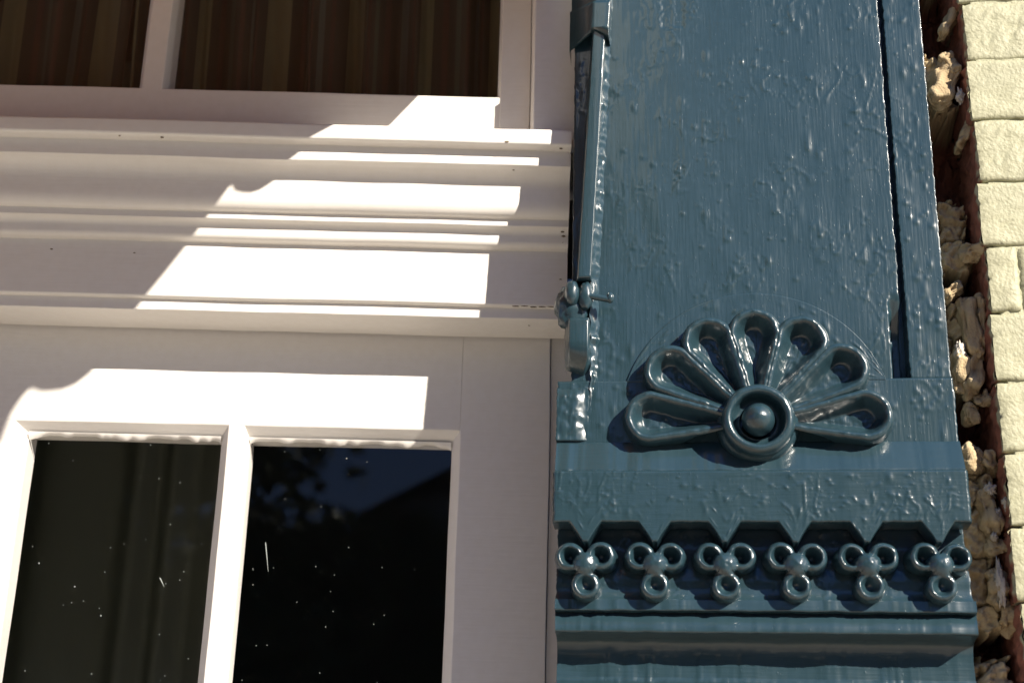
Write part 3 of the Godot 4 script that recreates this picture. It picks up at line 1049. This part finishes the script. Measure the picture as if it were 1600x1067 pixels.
func build_brick_wall() -> void:
	var wall := thing("brick_wall", "pale yellow painted brick wall with ragged red edge beside the pilaster", "brick wall", PILASTER_AT, PILASTER_TURN)
	var left := 0.4525
	var deep := 0.165
	# bed of mortar behind the brick faces
	var b := Builder.new()
	b.box(Vector3(left + 0.012, 0.0, -deep), Vector3(1.70, 3.45, -0.0022), 0.001)
	var cols := PackedColorArray()
	for k in b.v.size():
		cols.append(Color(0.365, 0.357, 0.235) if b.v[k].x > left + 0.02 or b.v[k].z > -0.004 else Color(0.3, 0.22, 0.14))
	b.c = cols
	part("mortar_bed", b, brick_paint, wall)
	var meshes := {}
	var pitch := 0.0775
	var y0 := 2.4736 - pitch * 31.0
	for row in 44:
		var y := y0 + row * pitch
		if y < 0.0:
			continue
		var visible_row := y > 1.62 and y < 2.66
		var lengths: Array = [[0.215, 0.215, 0.215, 0.215, 0.215], [0.102, 0.215, 0.215, 0.215, 0.215, 0.102]][row % 2]
		if row == 27:
			lengths = [0.034, 0.215, 0.215, 0.215, 0.215, 0.102]
		var x := left + rng.randf_range(-0.0025, 0.0025)
		for k in lengths.size():
			var len: float = lengths[k]
			if x + len > 1.70:
				break
			var key := "%.3f_%d" % [len, (row * 3 + k) % 4 + (100 + row if k == 0 and visible_row else 0)]
			if not meshes.has(key):
				meshes[key] = brick_mesh(Vector3(len - 0.0014, pitch - 0.0020, 0.10), rng.randf_range(0.0, 50.0), k == 0)
			var o := put("brick", meshes[key], wall)
			o.position = Vector3(x + len * 0.5, y + pitch * 0.5, -0.0495 + rng.randf_range(-0.0012, 0.0012))
			o.rotation_degrees = Vector3(0, 0, rng.randf_range(-0.35, 0.35))
			x += len
	# broken mortar packed in the gap
	var tan_a := Color(0.30, 0.215, 0.12)
	var tan_b := Color(0.47, 0.37, 0.22)
	var cells := FastNoiseLite.new()
	cells.seed = 5
	cells.frequency = 1.0
	cells.noise_type = FastNoiseLite.TYPE_CELLULAR
	cells.cellular_return_type = FastNoiseLite.RETURN_DISTANCE2_SUB
	cells.fractal_type = FastNoiseLite.FRACTAL_NONE
	var plates := FastNoiseLite.new()
	plates.seed = 5
	plates.frequency = 1.0
	plates.noise_type = FastNoiseLite.TYPE_CELLULAR
	plates.cellular_return_type = FastNoiseLite.RETURN_CELL_VALUE
	plates.fractal_type = FastNoiseLite.FRACTAL_NONE
	# stretches of the gap that are still filled
	var filled := [[1.50, 1.806], [1.826, 2.022], [2.088, 2.196], [2.222, 2.318], [2.425, 2.505], [2.62, 2.70]]
	b = Builder.new()
	var p := PackedVector3Array()
	var c := PackedColorArray()
	var nj := 780
	var ni := 54
	for j in nj:
		var y := lerpf(1.50, 2.72, j / (nj - 1.0))
		for i in ni:
			var x := lerpf(0.392, 0.470, i / (ni - 1.0))
			var wob := 0.010 * shape_noise.get_noise_2d(x * 60.0, y * 60.0)
			var m := 0.0
			for f in filled:
				m = maxf(m, smoothstep(f[0] - 0.004, f[0] + 0.006, y + wob) * smoothstep(f[1] + 0.004, f[1] - 0.006, y + wob))
			m *= smoothstep(0.457, 0.443, x + wob * 0.9)
			var wx := x + 0.005 * shape_noise.get_noise_2d(y * 50.0, x * 50.0)
			var wy := y + 0.006 * shape_noise.get_noise_2d(y * 40.0, x * 40.0 + 8.0)
			var e := cells.get_noise_2d(wx * 30.0, wy * 19.0) + 1.0
			var v := plates.get_noise_2d(wx * 30.0, wy * 19.0)
			var crack := smoothstep(0.08, 0.0, e)
			var fine := fine_noise.get_noise_2d(x * 170.0, y * 170.0)
			var z := lerpf(-0.135 + 0.016 * shape_noise.get_noise_2d(x * 50.0, y * 30.0), -0.040 + 0.008 * v + 0.007 * shape_noise.get_noise_2d(x * 70.0, y * 70.0), m)
			z += 0.0014 * fine - 0.010 * crack * m
			p.append(Vector3(x, y, z))
			var tone := tan_a.lerp(tan_b, clampf(0.5 + 0.5 * v + 0.6 * fine, 0.0, 1.0))
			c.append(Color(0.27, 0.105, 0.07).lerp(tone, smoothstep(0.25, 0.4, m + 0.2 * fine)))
	b.grid(p, ni, nj, false, false, c)
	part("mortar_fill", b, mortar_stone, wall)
	# pixel rows of the photograph turned into heights; x, depth and size in metres
	var lumps := [
		[0.432, 2.462, -0.036, 0.014, 0.030, 0.014, 0.6, -0.25], [0.441, 2.484, -0.030, 0.010, 0.013, 0.010, 0.7, 0.3],
		[0.447, 2.548, -0.040, 0.005, 0.026, 0.014, 0.5, -0.45], [0.452, 2.395, -0.036, 0.0045, 0.020, 0.012, 0.5, -0.40],
		[0.447, 2.246, -0.030, 0.010, 0.009, 0.014, 0.7, -0.3], [0.424, 2.203, -0.040, 0.012, 0.006, 0.012, 0.6, 0.5],
		[0.438, 2.158, -0.036, 0.009, 0.036, 0.010, 0.6, 0.12], [0.450, 2.166, -0.038, 0.005, 0.026, 0.010, 0.7, 0.05],
		[0.424, 2.110, -0.042, 0.008, 0.024, 0.012, 0.6, -0.12], [0.437, 2.104, -0.038, 0.008, 0.026, 0.010, 0.6, -0.2],
		[0.434, 2.062, -0.046, 0.008, 0.011, 0.010, 0.5, 0.0], [0.444, 2.078, -0.040, 0.009, 0.006, 0.008, 0.8, 0.7],
		[0.428, 2.010, -0.038, 0.012, 0.014, 0.012, 0.6, 0.0], [0.448, 2.006, -0.040, 0.008, 0.010, 0.012, 0.7, 0.3],
		[0.440, 1.950, -0.036, 0.009, 0.022, 0.010, 0.7, 0.2], [0.445, 1.920, -0.042, 0.008, 0.008, 0.012, 0.8, 0.2],
		[0.443, 1.874, -0.036, 0.008, 0.022, 0.010, 0.7, 0.0], [0.450, 1.846, -0.042, 0.008, 0.016, 0.012, 0.8, 0.1]]
	for k in lumps.size():
		var l: Array = lumps[k]
		b = Builder.new()
		chunk(b, Vector3(l[3], l[4], l[5]) * 1.08, l[6], 20.0 + k * 3.7, tan_a, tan_b)
		var o := part("mortar_lump", b, mortar_stone, wall)
		o.position = Vector3(l[0], l[1], l[2] + 0.004)
		o.rotation.z = l[7]
	# pale flakes that catch the sun
	for f in [[0.441, 1.975, -0.022, 0.0050, 0.0055], [0.446, 1.948, -0.024, 0.004, 0.006], [0.4425, 1.876, -0.022, 0.004, 0.020], [0.441, 1.925, -0.024, 0.003, 0.004], [0.4475, 2.437, -0.018, 0.004, 0.008], [0.424, 2.128, -0.026, 0.005, 0.010], [0.455, 1.958, -0.012, 0.004, 0.006]]:
		b = Builder.new()
		lump(b, Vector3.ZERO, Vector3(f[3], f[4], 0.004), 0.7, f[1] * 50.0, 2.5, Color(0.50, 0.44, 0.36), Color(0.62, 0.56, 0.47), 22, 14)
		var o := part("mortar_flake", b, mortar_stone, wall)
		o.position = Vector3(f[0], f[1], f[2])

# ------------------------------------------------------------------ canopy overhead, out of the picture, whose scalloped side board shades the left
func build_canopy() -> void:
	var cn := thing("door_canopy", "brown timber canopy with scalloped side board over the shopfront", "canopy", Vector3(0, 0, 0))
	var xb := 0.035
	var trim := material(lin(0.022, 0.035, 0.035), 0.6)
	var b := Builder.new()
	b.box(Vector3(-2.6, 2.93, -1.50), Vector3(xb - 0.012, 3.02, -0.60), 0.004)
	part("roof_deck", b, canopy_wood, cn)
	b = Builder.new()
	b.box(Vector3(-2.6, 2.62, -0.60), Vector3(xb - 0.012, 3.04, -0.575), 0.003)
	part("front_board", b, canopy_wood, cn)
	# side board with the scalloped lower edge
	var edge := [Vector2(-1.53, 2.66), Vector2(-1.47, 2.64), Vector2(-1.425, 2.655), Vector2(-1.389, 2.631), Vector2(-1.354, 2.618), Vector2(-1.33, 2.612), Vector2(-1.30, 2.622), Vector2(-1.278, 2.655), Vector2(-1.26, 2.662), Vector2(-1.235, 2.640), Vector2(-1.213, 2.628), Vector2(-1.185, 2.633), Vector2(-1.173, 2.632), Vector2(-1.155, 2.633), Vector2(-1.143, 2.638), Vector2(-1.133, 2.648), Vector2(-1.127, 2.660), Vector2(-1.120, 2.672), Vector2(-1.112, 2.666), Vector2(-1.094, 2.652), Vector2(-1.070, 2.635), Vector2(-1.047, 2.620), Vector2(-1.036, 2.613), Vector2(-1.017, 2.612), Vector2(-1.001, 2.618), Vector2(-0.982, 2.630), Vector2(-0.971, 2.642), Vector2(-0.962, 2.653), Vector2(-0.951, 2.648), Vector2(-0.939, 2.635), Vector2(-0.931, 2.605), Vector2(-0.90, 2.592), Vector2(-0.87, 2.600), Vector2(-0.84, 2.61), Vector2(-0.81, 2.64), Vector2(-0.79, 2.62), Vector2(-0.76, 2.59), Vector2(-0.72, 2.59), Vector2(-0.68, 2.62), Vector2(-0.65, 2.64), Vector2(-0.62, 2.60), Vector2(-0.575, 2.59)]
	b = Builder.new()
	var p := PackedVector3Array()
	for e in edge:
		p.append(Vector3(xb, e.y, e.x))
	for e in edge:
		p.append(Vector3(xb, 3.06, e.x))
	b.grid(p, edge.size(), 2, true)
	p = PackedVector3Array()
	for e in edge:
		p.append(Vector3(xb - 0.010, e.y, e.x))
	for e in edge:
		p.append(Vector3(xb - 0.010, 3.06, e.x))
	b.grid(p, edge.size(), 2)
	p = PackedVector3Array()
	for e in edge:
		p.append(Vector3(xb - 0.010, e.y, e.x))
	for e in edge:
		p.append(Vector3(xb, e.y, e.x))
	b.grid(p, edge.size(), 2)
	part("scalloped_board", b, trim, cn)

# ------------------------------------------------------------------ what stands across the street and shows only in reflections
func build_street() -> void:
	clapboard_house("grey clapboard house with gabled roof across the street", Vector3(2.5, 0, 11.0), lin(0.25, 0.26, 0.27))
	clapboard_house("brown clapboard house behind the broad street tree", Vector3(-9.0, 0, 13.0), lin(0.20, 0.14, 0.10))
	clapboard_house("dark green clapboard house beyond the grey house", Vector3(11.2, 0, 12.0), lin(0.10, 0.13, 0.11))
	leafy_tree("street_tree", "broad leafy street tree with dense dark crown", Vector3(-5.3, 0, 8.2), Vector3(3.1, 3.2, 2.6), 5.2, 90000)
	leafy_tree("small_tree", "small round garden tree beside the clapboard house", Vector3(-1.9, 0, 10.2), Vector3(1.7, 1.5, 1.3), 3.2, 40000)

func clapboard_house(label: String, at: Vector3, paint: Color) -> void:
	var house := thing("clapboard_house", label, "house", at)
	house.set_meta("group", "houses across the street")
	var siding := material(paint, 0.8)
	for k in 21:
		var bb := Builder.new()
		bb.box(Vector3(-3.6, 0.05 + k * 0.24, -0.03 - 0.012 * (k % 2)), Vector3(3.6, 0.28 + k * 0.24, 0.06), 0.008)
		part("clapboard", bb, siding, house)
	var b := Builder.new()
	b.box(Vector3(-3.55, 0.0, 0.05), Vector3(3.55, 5.0, 6.0), 0.02)
	part("wall", b, siding, house)
	b = Builder.new()
	b.quad(Vector3(-4.0, 4.8, -0.4), Vector3(-4.0, 4.8, 6.4), Vector3(0, 7.0, 6.4), Vector3(0, 7.0, -0.4))
	b.quad(Vector3(4.0, 4.8, 6.4), Vector3(4.0, 4.8, -0.4), Vector3(0, 7.0, -0.4), Vector3(0, 7.0, 6.4))
	b.tri(Vector3(-3.6, 5.0, 0.0), Vector3(3.6, 5.0, 0.0), Vector3(0, 6.9, 0.0))
	part("roof", b, material(lin(0.06, 0.06, 0.065), 0.9), house)
	for x in [-2.0, 1.6]:
		b = Builder.new()
		b.box(Vector3(x, 1.2, -0.08), Vector3(x + 0.9, 2.8, -0.03), 0.01)
		part("window", b, material(lin(0.02, 0.025, 0.03), 0.1), house)

func leafy_tree(called: String, label: String, at: Vector3, size: Vector3, high: float, leaves: int) -> void:
	var tree := thing(called, label, "tree", at)
	var b := Builder.new()
	b.tube(Vector3.ZERO, Vector3(0.1, high * 0.58, 0.0), 0.055 * high, 0.036 * high, 12)
	for k in 7:
		var a := TAU * k / 7.0
		b.tube(Vector3(0.1, high * 0.52, 0), Vector3(cos(a) * size.x * 0.6, high + size.y * 0.4 * rng.randf(), sin(a) * size.z * 0.6), 0.022 * high, 0.006 * high, 8)
	part("trunk", b, material(lin(0.08, 0.06, 0.045), 0.95), tree)
	var leaf := Builder.new()
	leaf.quad(Vector3(-0.07, 0, 0), Vector3(0, 0.05, 0.015), Vector3(0.07, 0, 0), Vector3(0, -0.05, 0.015))
	var mm := MultiMesh.new()
	mm.transform_format = MultiMesh.TRANSFORM_3D
	mm.mesh = leaf.mesh(material(lin(0.06, 0.09, 0.03), 0.6))
	var clumps := []
	for k in 46:
		var d := Vector3(rng.randfn(), rng.randfn(), rng.randfn()).normalized() * pow(rng.randf(), 0.4)
		clumps.append(Vector3(0.1, high, 0) + d * size)
	mm.instance_count = leaves
	for k in leaves:
		var cpos: Vector3 = clumps[k % 46]
		var o := cpos + Vector3(rng.randfn(), rng.randfn() * 0.8, rng.randfn()) * 0.14 * size.x
		mm.set_instance_transform(k, Transform3D(Basis.from_euler(Vector3(rng.randf() * TAU, rng.randf() * TAU, rng.randf() * TAU)).scaled(Vector3.ONE * rng.randf_range(0.8, 1.5)), o))
	var crown := MultiMeshInstance3D.new()
	crown.name = "crown"
	crown.multimesh = mm
	tree.add_child(crown)
	stuff(crown)
